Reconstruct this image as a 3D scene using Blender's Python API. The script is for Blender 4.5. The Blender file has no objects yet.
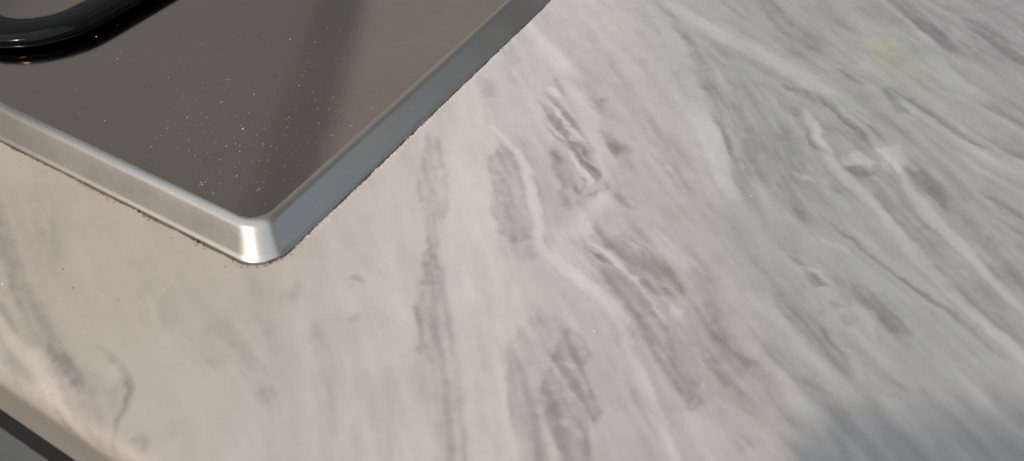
import bpy, bmesh, math, random
import numpy as np
from mathutils import Vector, Matrix

random.seed(4)
rng = np.random.default_rng(7)
SC = bpy.context.scene
COL = SC.collection

# ------------------------------------------------------------------ camera
# world: origin = foot of the hob's front right corner, X along the worktop,
# Y towards the back wall, Z up, metres
H = 0.170                                   # lens height above the worktop
F = 770.0                                   # focal length in pixels (1024 wide)
_d1 = np.array([-1962., 820., 770.]); _d1 /= np.linalg.norm(_d1)
_d2 = np.array([640., 808., 770.]); _d2 -= _d1 * (_d1 @ _d2); _d2 /= np.linalg.norm(_d2)
AX = -_d1; AY = _d2; AZ = np.cross(AX, AY)
if AZ[1] < 0: AZ = -AZ
CAM = np.array([0.78198 * H, -0.52811 * H, H])
cr = Vector((AX[0], AY[0], AZ[0])); cu = Vector((AX[1], AY[1], AZ[1])); cf = Vector((AX[2], AY[2], AZ[2]))
cd = bpy.data.cameras.new('camera')
cam = bpy.data.objects.new('camera', cd); COL.objects.link(cam)
M = Matrix.Identity(4)
for i in range(3):
    M[i][0] = cr[i]; M[i][1] = cu[i]; M[i][2] = -cf[i]; M[i][3] = CAM[i]
cam.matrix_world = M
cd.sensor_width = 36.0
cd.lens = F / 1024.0 * 36.0
cd.clip_start = 0.005; cd.clip_end = 50.0
cd.dof.use_dof = True
cd.dof.focus_distance = 0.285
cd.dof.aperture_fstop = 10.0
SC.camera = cam

def P(px, py, h=0.0):
    """point at height h seen at photo pixel (px, py)"""
    r = np.array([px - 512.0, 230.5 - py, F])
    t = (h - H) / (r @ AZ)
    p = r * t
    return np.array([p @ AX + CAM[0], p @ AY + CAM[1], h])

# ------------------------------------------------------------------ light
W = bpy.data.worlds.new('World'); SC.world = W; W.use_nodes = True
bg = W.node_tree.nodes['Background']
bg.inputs[0].default_value = (0.95, 0.975, 1.0, 1); bg.inputs[1].default_value = 0.23

def area(name, loc, target, sx, sy, radiance, col):
    l = bpy.data.lights.new(name, 'AREA'); l.shape = 'RECTANGLE'; l.size = sx; l.size_y = sy
    l.energy = radiance * math.pi * sx * sy; l.color = col
    o = bpy.data.objects.new(name, l); COL.objects.link(o); o.location = loc
    o.rotation_euler = (Vector(target) - Vector(loc)).to_track_quat('-Z', 'Y').to_euler()
    return o
# warm room lamp behind and to the left of the photographer
area('ceiling_lamp', (-0.34, -1.34, 1.76), (0, 0, 0), 0.12, 0.12, 600.0, (1.0, 0.79, 0.60))
# added soft fill standing in for daylight off the unseen ceiling
area('bounce_fill', (-0.20, -1.05, 1.95), (0, -0.3, 0), 4.6, 3.0, 0.93, (0.83, 0.91, 1.0))
# the warm lit room in front of the worktop
area('room_light', (-1.25, -1.45, 0.85), (0, 0, 0), 1.5, 1.2, 0.30, (1.0, 0.76, 0.54))
# cool daylight from a window to the right
area('window_light', (1.60, 0.85, 1.25), (0, 0.1, 0.0), 1.5, 1.3, 0.28, (0.50, 0.75, 1.0))
# two unseen panels added so their gap reflects as a dark streak in the steel
for sgn in (-1, 1):
    cx, cy = -1.69 + sgn * .870 * .70, 1.69 + sgn * .494 * .70
    o = area('streak_panel', (cx, cy, 1.5), (cx, cy, 0), 1.2, 2.6, 0.15 + .075 * sgn, (1.0, 0.92, 0.83))
    o.rotation_euler = (0, 0, math.atan2(.494, .870))

VS = SC.view_settings
VS.view_transform = 'Standard'; VS.look = 'None'; VS.exposure = 0.09; VS.gamma = 1.0
VS.use_curve_mapping = False

# ------------------------------------------------------------------ helpers
def link(name, me, mat=None, parent=None, smooth=True):
    o = bpy.data.objects.new(name, me); COL.objects.link(o)
    if mat: me.materials.append(mat)
    if parent: o.parent = parent
    if smooth: me.polygons.foreach_set('use_smooth', [True] * len(me.polygons))
    return o
def mesh(verts, faces):
    me = bpy.data.meshes.new('m'); me.from_pydata([tuple(map(float, v)) for v in verts], [], faces); me.update()
    return me
def tag(o, label=None, cat=None, group=None, kind=None):
    if label: o['label'] = label
    if cat: o['category'] = cat
    if group: o['group'] = group
    if kind: o['kind'] = kind
    return o
class NT:
    def __init__(s, name):
        s.m = bpy.data.materials.new(name); s.m.use_nodes = True
        s.t = s.m.node_tree; s.b = s.t.nodes['Principled BSDF']
    def n(s, typ, **kw):
        x = s.t.nodes.new(typ)
        for k, v in kw.items():
            if k in x.inputs: x.inputs[k].default_value = v
            else: setattr(x, k, v)
        return x
    def l(s, a, b): s.t.links.new(a, b)
    def ramp(s, src, pts):
        r = s.n('ShaderNodeValToRGB'); e = r.color_ramp.elements
        while len(e) < len(pts): e.new(0.5)
        for q, (p, c) in zip(e, pts):
            q.position = p; q.color = (c, c, c, 1) if isinstance(c, (int, float)) else (*c, 1)
        s.l(src, r.inputs[0]); return r.outputs[0]
    def mix(s, fac, a, b, mode='MIX'):
        x = s.n('ShaderNodeMix', data_type='RGBA', blend_type=mode)
        for sock, v in ((x.inputs[0], fac), (x.inputs[6], a), (x.inputs[7], b)):
            if hasattr(v, 'links'): s.l(v, sock)
            else: sock.default_value = v if not isinstance(v, tuple) else (*v, 1)
        return x.outputs[2]
    def bump(s, h, strength, dist):
        x = s.n('ShaderNodeBump', Strength=strength, Distance=dist)
        s.l(h, x.inputs['Height']); s.l(x.outputs[0], s.b.inputs['Normal']); return x
    def co(s): return s.n('ShaderNodeTexCoord').outputs['Object']

# value noise on numpy arrays
PERM = rng.permutation(512).astype(np.int64); PERM = np.concatenate([PERM, PERM])
RV = rng.random(512).astype(np.float32)
def vnoise(x, y, seed=0):
    xi = np.floor(x).astype(np.int64); yi = np.floor(y).astype(np.int64)
    fx = (x - xi).astype(np.float32); fy = (y - yi).astype(np.float32)
    fx = fx * fx * (3 - 2 * fx); fy = fy * fy * (3 - 2 * fy)
    def h(a, b): return RV[PERM[(PERM[(a + seed * 37) & 511] + b) & 511]]
    a = h(xi, yi); b = h(xi + 1, yi); c = h(xi, yi + 1); d = h(xi + 1, yi + 1)
    return (a * (1 - fx) + b * fx) * (1 - fy) + (c * (1 - fx) + d * fx) * fy
def fbm(x, y, o=4, seed=0):
    s = 0; a = 0.5; t = 0
    for k in range(o):
        s = s + a * vnoise(x * 2**k + 13.7 * k, y * 2**k + 7.3 * k, seed + k); t += a; a *= 0.5
    return s / t

# ------------------------------------------------------------------ worktop
# marble print of the laminate: veins as strokes (darkness, width, feather, points);
# points are read off the photo and laid down on the worktop plane
def crop(sc, ox, oy, pts):
    return [(ox + x / sc, oy + y / sc) for x, y in pts]
A1 = lambda *p: crop(5.767, 520, 70, p)
A2 = lambda *p: crop(5.767, 530, 140, p)
A3 = lambda *p: crop(4.306, 560, 210, p)
A4 = lambda *p: crop(2.86, 480, 300, p)
A5 = lambda *p: crop(3.294, 780, 60, p)
A6 = lambda *p: crop(2.86, 640, 300, p)
A7 = lambda *p: crop(3.294, 760, 200, p)
A8 = lambda *p: crop(2.095, 420, 60, p)
A9 = lambda *p: crop(2.085, 260, 240, p)
# closed patches of the print: (darkness, feather, outline)
PATCHES = [
 (.085, 5, A8((18,150),(45,165),(55,250),(60,320),(45,340),(35,400),(40,470),(0,470),(8,300),(8,200))),
 (.095, 6, A9((345,-5),(385,60),(395,130),(410,200),(415,280),(430,380),(442,480),(362,480),(370,350),(355,260),(325,230),(318,160),(340,90))),
 (.10, 5, A8((150,200),(170,175),(200,195),(218,230),(232,300),(240,370),(200,380),(150,360),(140,300))),
 (.055, 8, A8((150,360),(240,370),(262,412),(205,425),(160,400))),
 (.07, 6, A8((190,170),(235,200),(262,280),(275,360),(262,400),(250,330),(232,240))),
 (-.13, 3, A1((148,118),(170,100),(215,108),(238,135),(225,156),(180,150))),
 (.17, 3, [(567,139),(580,141),(588,156),(596,166),(602,176),(597,182),(588,174),(578,164),(571,152)]),
 (.085, 6, [(552,146),(566,150),(572,165),(578,178),(575,194),(562,187),(553,168)]),
 (.125, 5, A3((120,50),(150,85),(210,118),(260,105),(330,145),(430,190),(500,270),(550,350),(530,390),(470,380),(400,350),(330,280),(270,220),(190,160),(130,110))),
 (.05, 12, A3((280,20),(420,60),(560,160),(680,290),(700,440),(600,420),(540,300),(420,180),(300,110))),
 (.10, 7, A3((165,235),(250,255),(330,330),(390,400),(425,470),(310,470),(270,400),(215,330))),
 (.11, 7, A6((-10,0),(60,55),(110,150),(165,230),(182,290),(140,322),(100,260),(50,180),(-10,100))),
 (.05, 14, A6((60,0),(200,20),(280,130),(380,210),(420,300),(330,300),(200,260),(110,140))),
 (.15, 5, A4((250,80),(292,100),(322,150),(300,190),(312,250),(352,320),(335,352),(302,330),(315,400),(328,480),(215,480),(210,400),(172,370),(160,290),(198,180),(220,120))),
 (.07, 6, A4((62,130),(110,82),(170,20),(232,55),(250,85),(200,180),(165,290),(175,370),(212,480),(95,480),(72,330))),
 (.09, 4, A5((345,88),(390,88),(442,130),(432,178),(390,172),(350,130))),
 (-.10, 4, A5((205,312),(255,298),(322,338),(285,352),(212,340))),
 (-.12, 4, A5((325,292),(388,280),(415,335),(385,385),(340,350))),
 (.12, 4, A5((202,352),(270,345),(325,388),(270,384))),
 (.10, 6, A5((405,350),(470,370),(540,440),(560,500),(470,430))),
 (.17, 2, A7((128,222),(170,240),(228,282),(180,287),(150,266))),
 (.085, 8, A7((305,268),(400,308),(472,380),(505,445),(420,435),(355,360),(305,335))),
 (-.06, 9, [(560,-10),(640,-10),(672,20),(700,70),(716,120),(738,192),(720,188),(690,150),(650,110),(610,50)]),
]
VEINS = [
 (-.035, 44, 18, [(478,80),(472,160),(474,250),(480,340),(486,470)]),
 (.07, 9, 6, [(496,138),(505,155),(514,170)]),
 (.08, 10, 6, [(477,76),(486,84),(494,94)]),
 (.05, 12, 8, [(505,40),(512,62),(522,84)]),
 (.05, 10, 8, [(488,95),(490,120),(494,140)]),
 (-.09, 12, 6, [(490,128),(508,142),(524,162),(533,190),(536,220),(540,245),(562,268),(592,288),(618,316),(634,356),(646,396),(664,440),(680,470)]),
 # strands of the dark vein
 (.20, 6, 3, A1((130,120),(190,180),(230,220),(290,290),(350,380),(400,450))),
 (.13, 4, 3, A1((180,40),(225,90),(245,140))),
 (.18, 6, 3, A1((90,170),(160,240),(215,300),(270,360),(300,420))),
 (.16, 5, 3, A1((120,300),(180,360),(250,410),(270,450))),
 (.11, 7, 3, A1((240,240),(280,300),(330,350))),
 (-.10, 3, 2, A1((170,200),(220,260),(280,330),(350,410))),
 (-.10, 3, 2, A1((150,300),(200,345),(260,400))),
 (.09, 11, 7, A1((270,20),(330,80),(370,120))),
 (.10, 7, 5, A1((360,160),(430,220),(480,270))),
 (.07, 6, 5, A1((380,130),(450,190),(500,240))),
 (.13, 9, 5, A1((455,345),(530,420),(560,450))),
 (.11, 8, 5, A1((580,420),(600,460))),
 (.08, 6, 4, A1((480,160),(510,180))),
 (.19, 8, 3, A2((310,5),(335,50),(350,100))),
 (.14, 3, 2, A2((330,130),(380,175),(410,220))),
 (.12, 3, 2, A2((250,30),(290,100),(350,170))),
 (-.15, 3, 2, A2((212,45),(238,110),(278,160),(330,198),(360,225))),
 (-.10, 2.5, 2, A2((285,40),(310,90),(350,130),(400,190))),
 (.13, 5, 3, A2((130,60),(160,95),(180,140))),
 (.14, 4, 2, A2((270,208),(312,230),(322,262),(300,312))),
 (.13, 4, 2, A2((258,245),(280,300),(300,330))),
 (.12, 4, 2, A2((318,326),(370,312),(396,278))),
 (-.10, 5, 3, A2((330,270),(350,240),(330,215),(290,190))),
 (.17, 8, 4, A2((178,285),(200,350),(228,415))),
 (.11, 5, 3, A2((270,335),(268,395))),
 (.10, 4, 3, A2((210,270),(250,280),(290,300))),
 (.15, 5, 3, A2((430,235),(446,292))),
 (.13, 9, 4, A2((505,295),(555,350),(610,412))),
 (-.09, 2.5, 2, A2((540,300),(575,350),(605,390))),
 (.15, 9, 5, A2((440,10),(490,60),(515,90))),
 (.12, 8, 5, A2((530,30),(575,80))),
 (-.07, 14, 9, [(528,24),(548,50),(566,72),(584,104),(592,128),(600,152),(606,172)]),
 (-.07, 16, 9, [(606,196),(592,212),(580,228),(566,236)]),
 # flowing band
 (.19, 3.2, 2, A3((84,128),(110,165),(160,190),(220,230),(300,290))),
 (.10, 3, 3, A3((300,290),(350,340),(410,425))),
 (-.13, 5, 2.5, A3((100,128),(180,175),(260,240),(330,300),(370,360),(420,432),(450,500))),
 (.10, 5, 3, A3((135,85),(200,150),(260,195),(340,240))),
 (.09, 5, 3, A3((255,105),(340,160),(372,212))),
 (.09, 4, 3, A3((395,285),(440,330),(490,370))),
 (.09, 4, 3, A3((130,30),(160,80),(200,110))),
 (-.08, 4, 3, A3((280,140),(350,170),(390,220))),
 (-.08, 3, 2, A3((420,300),(500,360))),
 (-.06, 16, 10, A3((390,100),(470,190),(540,250))),
 (.09, 8, 6, A3((640,380),(665,440))),
 (-.07, 9, 6, A3((480,400),(520,450))),
 (.11, 4, 3, A6((60,55),(80,100),(105,150))),
 (.08, 7, 5, A6((205,-5),(212,60),(240,125))),
 (-.06, 10, 8, A6((95,20),(120,60))),
 (.09, 9, 6, A6((270,145),(305,170),(345,192))),
 (.10, 6, 5, A6((205,150),(230,180))),
 (.07, 18, 10, A6((335,95),(420,180),(520,262))),
 (.09, 14, 9, A6((385,305),(450,362))),
 (.12, 10, 7, A6((285,385),(322,442))),
 (.06, 12, 9, A6((200,250),(270,300),(330,330))),
 (-.09, 15, 9, A6((415,255),(470,310),(515,355),(560,440))),
 (-.05, 20, 12, A6((280,60),(350,150),(420,240))),
 (-.06, 24, 14, A6((140,330),(190,390),(240,470))),
 (-.06, 5, 4, A6((260,240),(280,270))),
 (.11, 14, 8, A4((425,245),(480,310),(518,405))),
 (.07, 10, 8, A4((375,100),(400,140))),
 (-.10, 3, 2, A4((215,212),(265,265),(328,347))),
 (-.08, 3, 2, A4((225,180),(260,200))),
 (-.08, 4, 2.5, A4((208,345),(214,366))), (-.08, 4, 2.5, A4((232,340),(238,362))),
 (.07, 6, 4, A4((190,250),(220,300),(250,350))),
 (.07, 6, 4, A4((250,110),(270,150),(280,190))),
 (.06, 5, 3, A4((80,150),(75,230),(85,330),(100,440))),
 # pale tongue in the upper middle and its edge
 (-.06, 22, 10, [(696,110),(714,140),(728,172),(736,194)]),
 (.10, 8, 6, [(640,-6),(668,12),(688,40),(704,72),(716,100),(726,135),(740,176)]),
 (.06, 26, 18, [(735,130),(745,165),(752,200)]),
 (.07, 12, 10, [(640,150),(660,166),(690,190)]),
 (.06, 12, 10, [(650,110),(668,140)]),
 (.05, 60, 36, [(720,60),(760,110),(790,160),(810,210)]),
 # twin pale veins on the right and the greys between
 (-.10, 15, 8, [(671,6),(706,26),(744,46),(775,62),(802,78),(826,92)]),
 (-.11, 11, 6, [(892,158),(910,190),(932,218),(956,242),(980,268),(1004,292),(1040,328)]),
 (-.07, 8, 5, [(826,92),(852,118),(878,146),(894,166)]),
 (-.11, 13, 6, [(806,112),(822,146),(834,164),(864,192),(892,228),(914,252),(938,276),(968,306),(1000,338),(1040,376)]),
 (.07, 30, 12, [(872,176),(905,218),(945,262),(985,302),(1020,335)]),
 (.12, 4, 3, A7((180,40),(280,110),(340,165),(430,230),(525,300))),
 (.15, 7, 4, [(885,266),(919,291),(950,312),(974,336),(1004,360)]),
 (.14, 8, 5, [(974,256),(988,266),(1002,280),(1024,300)]),
 (.07, 50, 26, [(930,170),(975,215),(1010,250),(1040,280)]),
 (.13, 5, 3, A5((190,30),(240,65),(282,86))),
 (.14, 7, 4, A5((-5,82),(80,110),(135,162))),
 (.13, 6, 4, A5((105,105),(190,170),(270,250),(318,302))),
 (.12, 5, 3, A5((228,148),(300,210),(348,272))),
 (.09, 22, 10, A5((170,210),(240,240),(290,290))),
 (.14, 6, 4, A5((82,235),(110,280),(158,312))),
 (.14, 4, 3, A5((358,335),(388,392))),
 (.12, 5, 3, A5((285,370),(325,388))),
 (.10, 8, 6, A5((40,150),(75,190))),
 (-.10, 5, 3, A5((115,200),(130,260),(170,300))),
 (-.09, 5, 3, A5((40,370),(110,395))),
 (-.07, 6, 4, A5((280,395),(320,440))),
 (.08, 6, 4, A5((150,420),(210,440))),
 (.09, 18, 9, [(764,0),(790,26),(814,50)]),
 (.06, 24, 14, [(800,44),(818,60)]),
 (.13, 15, 8, [(886,-8),(912,14),(932,28),(958,54)]),
 (.12, 16, 8, [(972,22),(990,36),(1010,48)]),
 (.08, 16, 10, [(1000,48),(1034,66)]),
 (.13, 7, 4, [(908,98),(930,112),(950,126),(968,140),(992,150)]),
 (.11, 12, 7, [(980,96),(1000,112),(1030,130)]),
 (.11, 10, 6, [(990,136),(1010,148),(1034,160)]),
 (-.06, 14, 8, [(930,60),(960,84),(990,104)]),
 (-.06, 10, 7, [(904,104),(924,118),(950,134),(990,160),(1030,176)]),
 (.05, 90, 46, [(940,0),(1000,30),(1040,60)]),
 (.09, 16, 9, [(908,164),(926,182),(946,198)]),
 (.11, 8, 6, [(974,190),(1000,205),(1030,222)]),
 # lower right
 (.13, 5, 3, A7((92,182),(120,200),(148,222))),
 (-.10, 2.5, 2, A7((150,224),(190,246),(230,276))),
 (.10, 8, 5, A7((245,238),(268,292))),
 (.10, 6, 4, A7((228,328),(262,352))),
 (.10, 5, 3, A7((178,308),(190,345),(208,382))),
 (.10, 4, 3, A7((122,278),(145,292))),
 (.09, 7, 5, A7((265,370),(298,425))),
 (.10, 9, 6, A7((110,25),(155,72))),
 (.07, 14, 9, A7((60,300),(100,370),(150,430))),
 (-.07, 6, 4, A7((200,135),(260,160))),
 (-.06, 7, 5, A7((300,330),(340,400),(380,450))),
 (.07, 12, 8, A7((190,420),(240,450))),
 (.08, 20, 14, [(800,310),(820,335),(850,370)]),
 (-.07, 7, 5, [(830,330),(846,350),(866,380)]),
 (.09, 18, 10, [(800,380),(830,404),(850,430)]),
 (-.08, 18, 12, [(884,400),(930,440)]),
 (.10, 7, 5, [(880,370),(896,384),(910,394)]),
 # left foreground
 (.09, 18, 9, [(-8,200),(2,235),(18,284),(34,316),(50,340),(72,384)]),
 (.11, 5, 4, [(-6,296),(6,316),(20,334)]),
 (-.07, 9, 6, [(-8,300),(12,335),(34,364),(48,388),(66,418),(90,458)]),
 (.12, 4, 3, [(49,386),(56,404),(64,424),(72,444)]),
 (.10, 6, 4, [(46,340),(52,352),(60,366)]),
 (.09, 14, 8, [(60,352),(70,372),(82,396)]),
 (.06, 30, 18, [(84,372),(90,402),(92,440)]),
 (.10, 7, 5, [(92,344),(112,357),(126,372),(131,388),(126,404),(117,420),(111,446),(108,470)]),
 (.05, 24, 14, [(120,380),(118,410)]),
 (-.06, 12, 8, [(30,346),(44,372),(60,400)]),
 (.08, 14, 9, [(140,432),(144,455)]),
 (.07, 12, 8, [(8,350),(16,372),(30,392)]),
 (.05, 22, 16, [(38,190),(44,230),(52,270)]),
 (.04, 26, 18, [(130,262),(146,295),(165,322)]),
 (.035, 60, 34, [(200,320),(240,350),(270,395)]),
 (.06, 18, 10, [(316,322),(322,350),(326,380),(332,430)]),
 (.05, 16, 10, [(264,388),(272,404)]),
 (.05, 14, 9, [(206,358),(218,370)]),
 (.12, 5, 4, [(350,274),(358,277),(366,281)]),
 (.05, 8, 6, [(350,318),(362,317)]),
 (.05, 14, 9, [(280,306),(294,290),(300,280)]),
 (.04, 20, 12, [(160,440),(180,420)]),
 (.04, 24, 16, [(380,380),(395,430),(398,470)]),
]

def stroke_field(X, Y, px, py):
    """darkness of the print at world points X, Y; px, py only scale the stroke widths to metres"""
    wx = X + 0.0012 * (fbm(X / .007, Y / .007, 4, 3) - .5) * 2 * .8
    wy = Y + 0.0012 * (fbm(X / .007, Y / .007, 4, 11) - .5) * 2 * .8
    # flow directions
    fc = np.zeros_like(X); fs = np.zeros_like(X)
    segs = []
    for amt, w, fe, pts in VEINS:
        wp = [P(*p) for p in pts]
        sc = [np.linalg.norm(P(p[0] + 1, p[1]) - P(*p)) * .5 + np.linalg.norm(P(p[0], p[1] + 1) - P(*p)) * .5 for p in pts]
        segs.append((amt, w * np.mean(sc), fe * np.mean(sc), np.array(wp)[:, :2]))
        for a, b in zip(wp[:-1], wp[1:]):
            m = (a + b) / 2; d = b - a; th = 2 * math.atan2(d[1], d[0]); L = np.hypot(d[0], d[1])
            r2 = (X - m[0])**2 + (Y - m[1])**2
            g = (L / (r2 + .010**2)**1.5).astype(np.float32)
            fc += math.cos(th) * g; fs += math.sin(th) * g
    th = np.arctan2(fs, fc) / 2
    ux, uy = np.cos(th), np.sin(th)
    # streaks: noise smeared along the flow
    def smear(scale, step, n, seed, o=2):
        acc = 0
        for s in range(-n, n + 1):
            k = s * step
            acc = acc + fbm((wx + ux * k) / scale, (wy + uy * k) / scale, o, seed)
        return acc / (2 * n + 1)
    fine = smear(.0016, .0011, 6, 21); fine = (fine - fine.mean()) / fine.std()
    mid = smear(.0045, .0028, 5, 33); mid = (mid - mid.mean()) / mid.std()
    # feather the strokes along the flow
    nx_, ny_ = -uy, ux
    wx = wx + nx_ * (fine * .00030 + mid * .00030); wy = wy + ny_ * (fine * .00030 + mid * .00030)
    wx = wx + .0007 * 2 * (fbm(X / .0024, Y / .0024, 3, 101) - .5); wy = wy + .0007 * 2 * (fbm(X / .0024, Y / .0024, 3, 111) - .5)
    fleck = fbm(X / .0022, Y / .0022, 3, 51); fleck = (fleck - fleck.mean()) / fleck.std()
    D = np.zeros_like(X)
    for amt, w, fe, wp in segs:
        best = np.full_like(X, 1e9)
        r = w / 2 + fe
        x0, y0 = wp.min(0) - r * 1.3 - .004; x1, y1 = wp.max(0) + r * 1.3 + .004
        ms = (X > x0) & (X < x1) & (Y > y0) & (Y < y1)
        if not ms.any(): continue
        qx, qy = wx[ms], wy[ms]; best = np.full_like(qx, 1e9); tt = np.zeros_like(qx)
        n = len(wp) - 1
        for i in range(n):
            a, b = wp[i], wp[i + 1]; d = b - a; L2 = d @ d
            t = np.clip(((qx - a[0]) * d[0] + (qy - a[1]) * d[1]) / L2, 0, 1)
            dd = np.hypot(qx - a[0] - d[0] * t, qy - a[1] - d[1] * t)
            u = dd < best; best = np.where(u, dd, best); tt = np.where(u, (i + t) / n, tt)
        taper = np.clip(np.minimum(tt, 1 - tt) * 3.2, 0, 1) ** .6; lo_ = .15 if w < .0045 else .6; taper = lo_ + (1 - lo_) * taper
        hw = w / 2 * taper
        p = np.clip((hw + fe * .5 - best) / fe, 0, 1); p = p * p * (3 - 2 * p)
        mod = np.clip(1 + .10 * mid[ms] + .22 * fine[ms] + .10 * fleck[ms], .2, 1.8) * (.35 + .65 * taper)
        if amt < 0: mod = 1.6 * (.8 + .2 * mod)
        else: mod = 1.12 * mod
        D[ms] += amt * p * mod
    for amt, fe, pts in PATCHES:
        wp = np.array([P(*p)[:2] for p in pts]); c = np.mean(pts, 0)
        fe = fe * (np.linalg.norm(P(c[0] + 1, c[1]) - P(*c)) + np.linalg.norm(P(c[0], c[1] + 1) - P(*c))) / 2
        x0, y0 = wp.min(0) - fe - .004; x1, y1 = wp.max(0) + fe + .004
        ms = (X > x0) & (X < x1) & (Y > y0) & (Y < y1)
        qx, qy = wx[ms], wy[ms]; best = np.full_like(qx, 1e9); ins = np.zeros(qx.shape, bool)
        for a, b in zip(wp, np.roll(wp, -1, 0)):
            d = b - a
            t = np.clip(((qx - a[0]) * d[0] + (qy - a[1]) * d[1]) / (d @ d), 0, 1)
            best = np.minimum(best, np.hypot(qx - a[0] - d[0] * t, qy - a[1] - d[1] * t))
            cr_s = ((a[1] > qy) != (b[1] > qy))
            with np.errstate(divide='ignore', invalid='ignore'):
                ins ^= cr_s & (qx < (b[0] - a[0]) * (qy - a[1]) / (b[1] - a[1]) + a[0])
        sd = np.where(ins, best, -best)
        p = np.clip(sd / fe + .5, 0, 1); p = p * p * (3 - 2 * p)
        D[ms] += amt * (1.2 if amt > 0 else 1.4) * p * np.clip(1 + .26 * fine[ms] + .13 * fleck[ms], .25, 1.7)
    # the print is busier and greyer towards the right
    act = 1 / (1 + np.exp(-((X - .035) + .25 * (Y - .05)) / .018))
    rid = smear(.0060, .0036, 6, 61, 3); rid = (rid - rid.mean()) / rid.std()
    ridge = np.exp(-(rid / .28)**2)
    wisp = smear(.0030, .0015, 5, 91, 3); wisp = (wisp - wisp.mean()) / wisp.std()
    D += act * (.045 * np.clip(wisp - .7, 0, 2) - .045 * np.clip(-wisp - .8, 0, 2))
    D += act * (.085 + .010 * mid + .010 * fine + .012 * rid - .014 * ridge) + (1 - act) * (.003 * mid + .006 * rid)
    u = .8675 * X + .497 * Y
    beige = 1 / (1 + np.exp((u - .012 + .02 * (fbm(X / .03, Y / .03, 4, 71) - .5)) / .016))  # beige zone of the print; dimmer, warmer light on the left painted in
    grey = 1 / (1 + np.exp(-(u - .118 + .02 * (fbm(X / .03, Y / .03, 4, 81) - .5)) / .018))  # grey zone of the print; dimmer, cooler light on the right painted in
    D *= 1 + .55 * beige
    return D, fine, mid, beige, grey

def axis_lines(a, lo, hi, b, step, grow=1.25, mx=.03):
    v = list(np.arange(lo, hi + step / 2, step))
    s = step; x = hi
    while x < b: s = min(s * grow, mx); x += s; v.append(min(x, b))
    s = step; x = lo; left = []
    while x > a: s = min(s * grow, mx); x -= s; left.append(max(x, a))
    return np.array(left[::-1] + v)

FRONT = -0.0612; NOSE = 0.005; THICK = 0.040
def build_worktop():
    gx = axis_lines(-.75, -.150, .260, .75, .00058)
    y1 = axis_lines(FRONT + NOSE, FRONT + NOSE, .175, .175, .00058)
    y2 = []; y = .175; s = .00058
    while y < .33: s = min(s * 1.012, .0009); y += s; y2.append(y)
    while y < .56: s = min(s * 1.2, .03); y += s; y2.append(y)
    nose = [(FRONT + NOSE - NOSE * math.sin(a), -NOSE + NOSE * math.cos(a), a * NOSE) for a in np.linspace(math.pi / 2, 0, 9)[:-1]]
    low = [(FRONT, z, NOSE * math.pi / 2 - NOSE - z) for z in np.linspace(-THICK + .003, -NOSE, 24)[:-1]]
    und = [(FRONT + .05, -THICK, 0), (FRONT + .003, -THICK, 0), (FRONT + .0009, -THICK + .0009, 0)]
    prof = [(p[0], p[1], p[2]) for p in und + low + nose] + [(v, 0, 0) for v in y1] + [(v, 0, 0) for v in y2]
    pr = np.array(prof); ny, nx = len(pr), len(gx)
    yprint = np.where(pr[:, 2] > 0, FRONT + NOSE - pr[:, 2], pr[:, 0])
    Xg, Yg = np.meshgrid(gx, yprint)
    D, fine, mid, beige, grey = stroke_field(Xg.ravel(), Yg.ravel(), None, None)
    co = np.empty((ny, nx, 3), np.float32)
    co[..., 0] = gx[None, :]; co[..., 1] = pr[:, 0][:, None]; co[..., 2] = pr[:, 1][:, None]
    me = bpy.data.meshes.new('worktop')
    n = nx * ny; me.vertices.add(n); me.vertices.foreach_set('co', co.ravel())
    i = np.arange(ny - 1)[:, None] * nx + np.arange(nx - 1)[None, :]
    q = np.stack([i, i + 1, i + nx + 1, i + nx], -1).reshape(-1, 4).astype(np.int32)
    me.loops.add(q.size); me.loops.foreach_set('vertex_index', q.ravel())
    me.polygons.add(len(q)); me.polygons.foreach_set('loop_start', np.arange(0, q.size, 4, dtype=np.int32))
    me.update(calc_edges=True)
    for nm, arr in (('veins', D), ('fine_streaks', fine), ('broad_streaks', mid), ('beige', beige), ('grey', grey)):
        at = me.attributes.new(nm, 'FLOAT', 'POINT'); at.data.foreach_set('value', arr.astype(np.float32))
    return me

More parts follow.
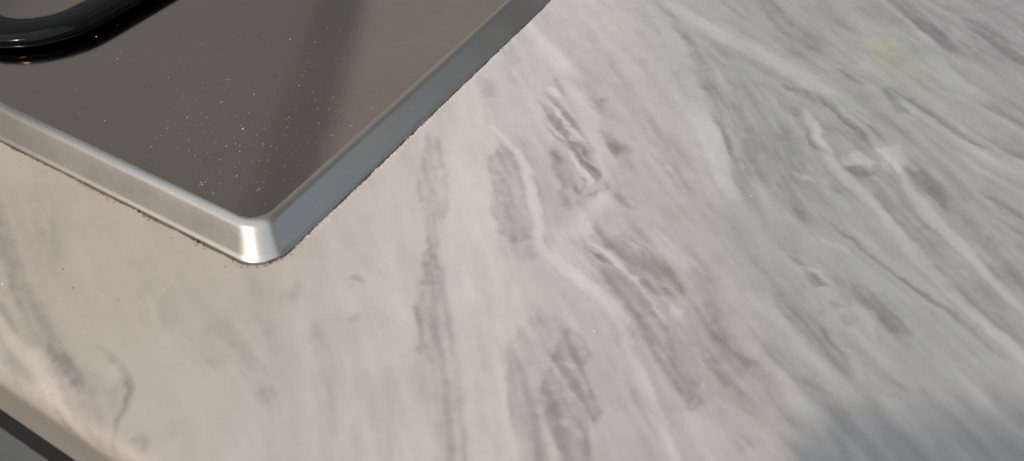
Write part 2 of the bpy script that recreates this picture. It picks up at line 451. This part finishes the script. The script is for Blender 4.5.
def worktop_material():
    m = NT('marble_laminate'); co = m.co()
    def att(nm):
        a = m.n('ShaderNodeAttribute', attribute_name=nm); return a.outputs['Fac']
    def math_(op, a, b):
        x = m.n('ShaderNodeMath', operation=op)
        for s, v in ((x.inputs[0], a), (x.inputs[1], b)):
            if hasattr(v, 'links'): m.l(v, s)
            else: s.default_value = v
        return x.outputs[0]
    cloud = m.n('ShaderNodeTexNoise', Scale=26.0, Detail=5.0, Roughness=.6); m.l(co, cloud.inputs['Vector'])
    grain = m.n('ShaderNodeTexNoise', Scale=900.0, Detail=3.0, Roughness=.7); m.l(co, grain.inputs['Vector'])
    d = math_('ADD', att('veins'), math_('MULTIPLY', att('fine_streaks'), .006))
    d = math_('ADD', d, math_('MULTIPLY', att('broad_streaks'), .010))
    d = math_('ADD', d, math_('MULTIPLY', math_('SUBTRACT', cloud.outputs[0], .5), .17))
    cl2 = m.n('ShaderNodeTexNoise', Scale=95.0, Detail=5.0, Roughness=.6, Distortion=.8); m.l(co, cl2.inputs['Vector'])
    d = math_('ADD', d, math_('MULTIPLY', math_('SUBTRACT', cl2.outputs[0], .5), .10))
    d = math_('ADD', d, math_('MULTIPLY', math_('SUBTRACT', grain.outputs[0], .5), .035))
    d = math_('ADD', math_('MULTIPLY', d, 1.0), .22)
    # 0 = palest print, 1 = darkest
    r = m.n('ShaderNodeValToRGB'); e = r.color_ramp.elements
    e[0].position = 0.0; e[0].color = (.74, .715, .70, 1)
    e[1].position = 1.0; e[1].color = (.13, .13, .132, 1)
    k = e.new(.24); k.color = (.575, .55, .535, 1)
    k = e.new(.50); k.color = (.362, .343, .334, 1)
    m.l(d, r.inputs[0]); colr = r.outputs[0]
    colr = m.mix(1.0, colr, m.mix(att('beige'), (1.0, .992, .99), (.715, .672, .605)), 'MULTIPLY')  # left zone: beige print and light falloff in one tint
    colr = m.mix(1.0, colr, m.mix(att('grey'), (1.0, 1.0, 1.0), (.73, .785, .80)), 'MULTIPLY')  # right zone: grey print and light falloff in one tint
    # faint yellow spice stain
    for (sx, sy, rad, amt) in ((880, 47, .008, .36), (912, 72, .016, .20), (848, 92, .014, .10)):
        p = P(sx, sy)
        vd = m.n('ShaderNodeVectorMath', operation='DISTANCE'); m.l(co, vd.inputs[0]); vd.inputs[1].default_value = tuple(p)
        ns = m.n('ShaderNodeTexNoise', Scale=110.0, Detail=6.0, Roughness=.7); m.l(co, ns.inputs['Vector'])
        dd = math_('ADD', vd.outputs['Value'], math_('MULTIPLY', math_('SUBTRACT', ns.outputs[0], .5), rad * 3.2))
        mk = m.ramp(math_('DIVIDE', dd, rad * 1.4), [(0.0, amt), (1.0, 0.0)])
        colr = m.mix(mk, colr, (.58, .55, .30))
    m.l(colr, m.b.inputs['Base Color'])
    sm = m.n('ShaderNodeTexNoise', Scale=18.0, Detail=6.0, Roughness=.65); m.l(co, sm.inputs['Vector'])
    m.l(m.ramp(sm.outputs[0], [(.3, .20), (.7, .34)]), m.b.inputs['Roughness'])
    pb = m.n('ShaderNodeTexNoise', Scale=420.0, Detail=2.0); m.l(co, pb.inputs['Vector'])
    m.bump(pb.outputs[0], .05, .0006)
    return m.m
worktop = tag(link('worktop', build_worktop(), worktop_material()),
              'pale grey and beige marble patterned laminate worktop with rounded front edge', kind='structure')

# ------------------------------------------------------------------ cabinet under the worktop
def plain(name, col, rough, spec=.5, noise=0.0, metal=0.0):
    m = NT(name); m.b.inputs['Roughness'].default_value = rough; m.b.inputs['Metallic'].default_value = metal
    m.b.inputs['Specular IOR Level'].default_value = spec
    nz = m.n('ShaderNodeTexNoise', Scale=60.0, Detail=5.0); m.l(m.co(), nz.inputs['Vector'])
    a = tuple(c * (1 - noise) for c in col); b = tuple(min(1, c * (1 + noise)) for c in col)
    m.l(m.ramp(nz.outputs[0], [(.3, a), (.7, b)]), m.b.inputs['Base Color'])
    return m.m
def box(x0, x1, y0, y1, z0, z1, bev=.002):
    bm = bmesh.new(); bmesh.ops.create_cube(bm, size=1)
    for v in bm.verts:
        v.co = ((x0 + x1) / 2 + v.co.x * (x1 - x0), (y0 + y1) / 2 + v.co.y * (y1 - y0), (z0 + z1) / 2 + v.co.z * (z1 - z0))
    bmesh.ops.bevel(bm, geom=bm.edges[:], offset=bev, segments=2, affect='EDGES')
    me = bpy.data.meshes.new('b'); bm.to_mesh(me); bm.free(); return me
def empty(name, loc=(0, 0, 0)):
    o = bpy.data.objects.new(name, None); COL.objects.link(o); o.location = loc; o.empty_display_size = .05
    return o
m_black = plain('black_panel', (.008, .009, .0095), .4, spec=.15, noise=.15)
m_green = plain('grey_green_front', (.20, .225, .215), .40, noise=.06)
cab = tag(empty('base_cabinet', (0, 0, 0)), 'base cabinet with black strip above grey green front under the worktop edge', 'cabinet')
link('upper_panel', box(-.70, .70, -.036, .50, -.285, -.0404), m_black, cab, False)
link('front_panel', box(-.70, .70, -.0355, .50, -.86, -.288), m_green, cab, False)

fl = link('floor', mesh([(-3, -3, -.90), (3, -3, -.90), (3, 3, -.90), (-3, 3, -.90)], [(0, 1, 2, 3)]),
          plain('floor_vinyl', (.16, .15, .14), .5, noise=.15), None, False)
tag(fl, 'dull grey kitchen floor below the worktop', kind='structure')
# the phone the picture is taken with, its lens at the camera
def phone():
    x0, x1, y0, y1, z0, z1 = -.040, .121, -.067, .009, -.0095, -.0015     # right, up, towards the scene
    root = empty('phone'); root.matrix_world = M
    R4 = Matrix.Scale(-1, 4, (0, 0, 1))
    b = link('body', box(x0, x1, y0, y1, -z1, -z0, .003), m_black, root, False)
    return root
ph = tag(phone(), 'dark phone held in landscape above the worktop, throwing the bluish shadow', 'phone')
# ------------------------------------------------------------------ hob
HX, HY = 0.58, 0.50                       # footprint of the hob
RH, RIN = 0.0078, 0.0085                  # rim height and inset
def rr_ring(inset, z, r, n=14):
    """rounded rectangle, corners at (0,0) ... (-HX,HY)"""
    x0, x1, y0, y1 = -HX + inset, -inset, inset, HY - inset
    out = []
    for cx, cy, a0 in ((x1 - r, y0 + r, -90), (x1 - r, y1 - r, 0), (x0 + r, y1 - r, 90), (x0 + r, y0 + r, 180)):
        for k in range(n + 1):
            a = math.radians(a0 + 90 * k / n)
            out.append((cx + r * math.cos(a), cy + r * math.sin(a), z))
    return out
def loft(rings):
    n = len(rings[0]); V = [p for r in rings for p in r]; Fc = []
    for j in range(len(rings) - 1):
        for i in range(n):
            Fc.append((j * n + i, j * n + (i + 1) % n, (j + 1) * n + (i + 1) % n, (j + 1) * n + i))
    return V, Fc
def densify(ring, seg=.012):
    out = []
    for a, b in zip(ring, ring[1:] + ring[:1]):
        L = math.dist(a, b); k = max(1, int(L / seg))
        for i in range(k): out.append(tuple(a[c] + (b[c] - a[c]) * i / k for c in range(3)))
    return out

def steel_material(name, base, rough, aniso_scale):
    m = NT(name); co = m.co(); b = m.b
    b.inputs['Metallic'].default_value = 1.0
    mp = m.n('ShaderNodeMapping'); mp.inputs['Scale'].default_value = aniso_scale; m.l(co, mp.inputs['Vector'])
    br = m.n('ShaderNodeTexNoise', Scale=1.0, Detail=4.0, Roughness=.6); m.l(mp.outputs[0], br.inputs['Vector'])
    sm = m.n('ShaderNodeTexNoise', Scale=14.0, Detail=6.0, Roughness=.6); m.l(co, sm.inputs['Vector'])
    c1 = m.ramp(sm.outputs[0], [(.3, tuple(c * .90 for c in base)), (.7, tuple(c * 1.06 for c in base))])
    c2 = m.ramp(br.outputs[0], [(.3, .94), (.7, 1.0)])
    m.l(m.mix(1.0, c1, c2, 'MULTIPLY'), b.inputs['Base Color'])
    m.l(m.ramp(sm.outputs[0], [(.3, rough * .75), (.72, rough * 1.45)]), b.inputs['Roughness'])
    m.bump(br.outputs[0], .06, .0002)
    return m.m
m_steel = steel_material('brushed_steel', (.38, .33, .285), .09, (40., 1800., 200.))
m_rim = steel_material('pressed_steel_rim', (.475, .445, .405), .27, (60., 60., 1500.))

hob = tag(empty('gas_hob'), 'brushed stainless steel gas hob with rounded corner set on marble worktop', 'hob')
# cross section of the pressed rim: flange, concave foot, sloping side, rounded shoulder
sec = [(-.0003, .0001), (-.0002, .0005), (.0002, .0008), (.0007, .0011), (.0012, .0016)]
SL = math.radians(46); R = .0044                 # slope of the side, radius of the shoulder
zs = RH - R * (1 - math.cos(SL)); xs = .0012 + (zs - .0016) / math.tan(SL)
sec += [(.0012 + (xs - .0012) * t, .0016 + (zs - .0016) * t) for t in (.33, .66, 1.0)]
for k in range(1, 8):
    a = SL * (1 - k / 7)
    sec.append((xs + R * (math.sin(SL) - math.sin(a)), zs + R * (math.cos(a) - math.cos(SL))))
zt = sec[-1][1]
# equal vertex counts: densify by the outermost ring's layout
base_ring = rr_ring(0, 0, .0105)
def dens_like(ring, ref, seg=.012):
    out = []
    n = len(ring)
    for i in range(n):
        k = max(1, int(math.dist(ref[i], ref[(i + 1) % n]) / seg))
        for j in range(k): out.append(tuple(ring[i][c] + (ring[(i + 1) % n][c] - ring[i][c]) * j / k for c in range(3)))
    return out
rings = [dens_like(rr_ring(i, z, .0105 - i * .35), base_ring) for i, z in sec]
V, Fc = loft(rings)
link('rim', mesh(V, Fc), m_rim, hob)
inner = rings[-1]; n = len(inner)
V = list(inner); Fc = []
prev = list(range(n))
for sh in (.97, .85, .5):
    st = len(V)
    for p in inner: V.append((-HX / 2 + (p[0] + HX / 2) * sh, HY / 2 + (p[1] - HY / 2) * sh, zt - .0000))
    Fc += [(prev[i], prev[(i + 1) % n], st + (i + 1) % n, st + i) for i in range(n)]
    prev = list(range(st, st + n))
Fc.append(tuple(prev))
link('top_plate', mesh(V, Fc), m_steel, hob)

# ------------------------------------------------------------------ pan support
m_enamel = NT('black_enamel')
m_enamel.b.inputs['Base Color'].default_value = (.003, .0033, .0036, 1)
nz = m_enamel.n('ShaderNodeTexNoise', Scale=30.0, Detail=4.0); m_enamel.l(m_enamel.co(), nz.inputs['Vector'])
m_enamel.l(m_enamel.ramp(nz.outputs[0], [(.3, .08), (.7, .18)]), m_enamel.b.inputs['Roughness'])
nb = m_enamel.n('ShaderNodeTexNoise', Scale=160.0, Detail=2.0); m_enamel.l(m_enamel.co(), nb.inputs['Vector'])
m_enamel.bump(nb.outputs[0], .12, .0008); m_enamel.b.inputs['Specular IOR Level'].default_value = .16; m_enamel = m_enamel.m
def sweep(path, w, h, closed=False, n=20, e=2.6, taper_end=False):
    V = []; Fc = []; N = len(path)
    for i, p in enumerate(path):
        a = path[(i - 1) % N] if closed or i > 0 else p
        b = path[(i + 1) % N] if closed or i < N - 1 else p
        t = (Vector(b) - Vector(a)).normalized(); s = t.cross(Vector((0, 0, 1))).normalized(); u = s.cross(t)
        for k in range(n):
            an = 2 * math.pi * k / n; c, q = math.cos(an), math.sin(an)
            x = math.copysign(abs(c) ** (2 / e), c) * w / 2; y = math.copysign(abs(q) ** (2 / e), q) * h / 2
            V.append(Vector(p) + s * x + u * y)
    for i in range(N if closed else N - 1):
        for k in range(n):
            j = (i + 1) % N
            Fc.append((i * n + k, i * n + (k + 1) % n, j * n + (k + 1) % n, j * n + k))
    if not closed:
        Fc.append(tuple(range(n))[::-1]); Fc.append(tuple((N - 1) * n + k for k in range(n)))
    return mesh(V, Fc)
BW, BH = .0165, .0062
GAP = .0005
zc = zt + GAP + BH / 2
gx1, gy0 = -.1398, .0330                      # outermost lines of the bar centreline
gx0, gy1 = gx1 - .250, gy0 + .235
cr_ = .026
path = []
for cx, cy, a0 in ((gx1 - cr_, gy0 + cr_, -90), (gx1 - cr_, gy1 - cr_, 0), (gx0 + cr_, gy1 - cr_, 90), (gx0 + cr_, gy0 + cr_, 180)):
    for k in range(17):
        a = math.radians(a0 + 90 * k / 16); path.append((cx + cr_ * math.cos(a), cy + cr_ * math.sin(a), zc))
sup = tag(empty('pan_support', ((gx0 + gx1) / 2, (gy0 + gy1) / 2, zt)), 'glossy black enamelled pan support with rounded corner standing on steel hob', 'pan support')
off = sup.location
def local(o): o.matrix_parent_inverse = Matrix.Translation(-off); return o
local(link('frame', sweep(path, BW, BH, True), m_enamel, sup))
mx, my = (gx0 + gx1) / 2, (gy0 + gy1) / 2
for dx, dy in ((1, 0), (-1, 0), (0, 1), (0, -1)):
    s = Vector((mx + dx * (gx1 - mx), my + dy * (gy1 - my), zc)); e_ = Vector((mx + dx * .032, my + dy * .032, zc + .020))
    pts = [s, s.lerp(e_, .12) + Vector((0, 0, .010)), s.lerp(e_, .3) + Vector((0, 0, .014)), Vector((e_.x, e_.y, zc + .020))]
    local(link('finger', sweep([tuple(p) for p in pts], .007, .009), m_enamel, sup))
for sx in (-1, 1):
    for sy in (-1, 1):
        fx, fy = mx + sx * ((gx1 - gx0) / 2 - .060), my + sy * (gy1 - gy0) / 2
        me = mesh(*loft([[(fx + r * math.cos(2 * math.pi * k / 14), fy + r * math.sin(2 * math.pi * k / 14), z) for k in range(14)]
                         for r, z in ((.0001, zt), (.0032, zt), (.0036, zt + .0008), (.0036, zt + GAP + .002))]))
        local(link('foot', me, m_enamel, sup))
# burner under the pan support
m_alu = plain('burner_aluminium', (.45, .44, .42), .45, noise=.1, metal=1.0)
bur = empty('burner'); bur.parent = hob
def lathe(pr, n=40):
    rr = [[(mx + r * math.cos(2 * math.pi * k / n), my + r * math.sin(2 * math.pi * k / n), z) for k in range(n)] for r, z in pr]
    return mesh(*loft(rr))
bb = link('burner_base', lathe([(.050, zt - .0005), (.049, zt + .004), (.040, zt + .008), (.036, zt + .008), (.034, zt + .014), (.001, zt + .014)]), m_alu, hob)
link('burner_cap', lathe([(.034, zt + .0143), (.036, zt + .016), (.035, zt + .019), (.028, zt + .021), (.0005, zt + .0215)]), m_enamel, hob)
bpy.data.objects.remove(bur)

# ------------------------------------------------------------------ small dirt
def specks(name, pts, sizes, mat, parent=None, flat=.6):
    V = []; Fc = []
    for p, s in zip(pts, sizes):
        b = len(V); rot = random.random() * 6.28
        k = 6
        for lv, (rr, zz) in enumerate(((1.0, 0), (.8, .6), (.35, 1.0))):
            for i in range(k):
                a = rot + 2 * math.pi * i / k; r = s * rr * random.uniform(.65, 1.3)
                V.append((p[0] + r * math.cos(a), p[1] + r * math.sin(a) * random.uniform(.6, 1.1), p[2] + s * flat * zz * random.uniform(.7, 1.2)))
        for lv in range(2):
            for i in range(k):
                Fc.append((b + lv * k + i, b + lv * k + (i + 1) % k, b + (lv + 1) * k + (i + 1) % k, b + (lv + 1) * k + i))
        Fc.append(tuple(b + 2 * k + i for i in range(k)))
    return link(name, mesh(V, Fc), mat, parent, True)
m_dust = plain('pale_dust', (.62, .60, .56), .8, noise=.1)
m_grime = plain('burnt_grime', (.035, .018, .010), .6, noise=.5)
m_rust = plain('brown_grease', (.20, .095, .045), .5, noise=.4)
m_seal = plain('dirty_sealant', (.76, .74, .71), .7, noise=.12)
# dust on the plate, thickest towards the corner
pts = []; sz = []
for k in range(420):
    u = random.random()
    if u < .55:
        px_, py_ = random.gauss(235, 50), random.gauss(150, 38)
    elif u < .8:
        px_, py_ = random.gauss(310, 35), random.gauss(110, 35)
    else:
        px_, py_ = random.uniform(20, 480), random.uniform(20, 200)
    p = P(px_, py_, zt)
    if p[0] > -RIN - .003 or p[1] < RIN + .002 or p[0] < -.3: continue
    pts.append(p); sz.append(min(.00034, .00009 * random.lognormvariate(0, .5)))
for k in range(26):                       # marks on the sloping side near the corner
    t = random.random(); z = .0018 + t * (RH - .003); i_ = .0014 + t * .0058
    u = random.random()
    yy = .008 + .16 * u * u
    pts.append((-i_, yy, z)); sz.append(random.uniform(.00006, .00016))
tag(specks('dust', pts, sz, m_dust, hob), kind='stuff')
# burnt-on grime along the foot of the rim
def foot(s):     # s<0 along the front edge, s>0 along the right edge, round the corner
    r = .0105; q = r * math.pi / 4
    if s < -q: return np.array([s + q - r, 0.0]), np.array([0, -1.0])
    if s > q: return np.array([0.0, s - q + r]), np.array([1.0, 0])
    a = -math.pi / 2 + (s + q) / (2 * q) * math.pi / 2
    d = np.array([math.cos(a), math.sin(a)])
    return np.array([-r, r]) + d * r, d
pts = []; sz = []
for k in range(700):
    s = random.uniform(-.13, .004)
    dens = fbm(np.array([s / .010]), np.array([.3]), 3, 5)[0]
    if random.random() > (dens * 1.9 - .45): continue
    p, d = foot(s); o = .0004 + abs(random.gauss(0, .00022)); p = p + d * o
    pts.append((p[0], p[1], 0)); sz.append(random.uniform(.00008, .00022))
for s, r in ((-.0235, .0008), (-.0255, .0005), (-.049, .00065), (-.0095, .0006), (.0015, .0006)):
    p, d = foot(s); p = p + d * .0005; pts.append((p[0], p[1], 0)); sz.append(r)
tag(specks('burnt_grime', pts, sz, m_grime, hob), kind='stuff')
pts = []; sz = []
for k in range(320):
    s = random.uniform(-.10, .012); p, d = foot(s); p = p + d * (.0005 + abs(random.gauss(0, .0007)))
    if fbm(np.array([s / .012]), np.array([1.3]), 3, 9)[0] < .47: continue
    pts.append((p[0], p[1], 0)); sz.append(random.uniform(.00010, .00028))
tag(specks('brown_grease', pts, sz, m_rust, hob), kind='stuff')
# thin greasy seam at the foot of the rim
V = []; Fc = []
ss = np.arange(-.20, .34, .0005)
wd = .0001 + .0011 * np.clip(fbm(ss / .004, ss * 0 + .7, 4, 41) - .32, 0, 1)
for i_, (s_, w_) in enumerate(zip(ss, wd)):
    p, d = foot(s_); a = p - d * .0008; b = p + d * (.0003 + w_); c = (a + b) / 2 + d * .0003
    V += [(a[0], a[1], .0004), (c[0], c[1], .0004), (b[0], b[1], .00005)]
    if i_: k = 3 * i_; Fc += [(k - 3, k, k + 1, k - 2), (k - 2, k + 1, k + 2, k - 1)]
link('grease_seam', mesh(V, Fc), plain('greasy_seam', (.075, .055, .042), .5, noise=.6), hob)
# ragged line of old sealant along the right side
pts = []; sz = []; dk = []; ds = []
for k in range(1500):
    s = random.uniform(.006, .30) if k % 3 else random.gauss(.075, .04); p, d = foot(max(s, .004))
    w = .0004 + .0030 * fbm(np.array([s / .006]), np.array([4.4]), 3, 14)[0]
    o = random.random(); q = p + d * (.0002 + w * o)
    pts.append((q[0], q[1], -.0001)); sz.append(random.uniform(.00010, .00030) * (1.2 - .5 * o))
    if random.random() < .30:
        q = p + d * (.0004 + .0005 * random.random()); dk.append((q[0], q[1], 0)); ds.append(random.uniform(.00008, .00022))
tag(specks('sealant', pts, sz, m_seal, hob, .9), kind='stuff')
tag(specks('grime_line', dk, ds, plain('grey_grime', (.10, .085, .075), .8, noise=.4), hob, 1.0), kind='stuff')
# crumbs and blisters on the worktop
pts = []; sz = []
for q, r in (((3, 284), .0006), ((103, 296), .0004), ((164, 291), .0003), ((171, 281), .0003), ((595, 331), .00045),
             ((750, 370), .0004), ((751, 196), .0003), ((692, 406), .0004),
             ((686, 430), .0004), ((818, 77), .0004)):
    p = P(*q); pts.append(p); sz.append(r)
for k in range(46):                       # chalky scrape marks
    t = random.random() ** .7
    p = P(709 - 16 * t + random.gauss(0, 1.0), 372 + 34 * t + random.gauss(0, 1.0)); pts.append(p); sz.append(random.uniform(.00006, .00022))
for k in range(20):
    t = random.random(); p = P(682 + 20 * t, 173 - 14 * t + random.gauss(0, .7)); pts.append(p); sz.append(random.uniform(.00006, .00018))
for k in range(70):
    p = P(random.uniform(0, 1024), random.uniform(180, 460)); pts.append(p); sz.append(random.uniform(.00008, .0002))
pts = [p for p in pts if not (p[0] < .002 and p[1] > -.002)]
tag(specks('crumbs', pts, sz, m_dust, worktop, .5), kind='stuff')
pts = [P(*q) for q in ((63, 269), (73, 288), (172, 238), (629, 9), (118, 300), (225, 267))]
pts = [p for p in pts if not (p[0] < .002 and p[1] > -.002)]
tag(specks('brown_crumbs', pts, [.00028] * len(pts), m_rust, worktop, .5), kind='stuff')
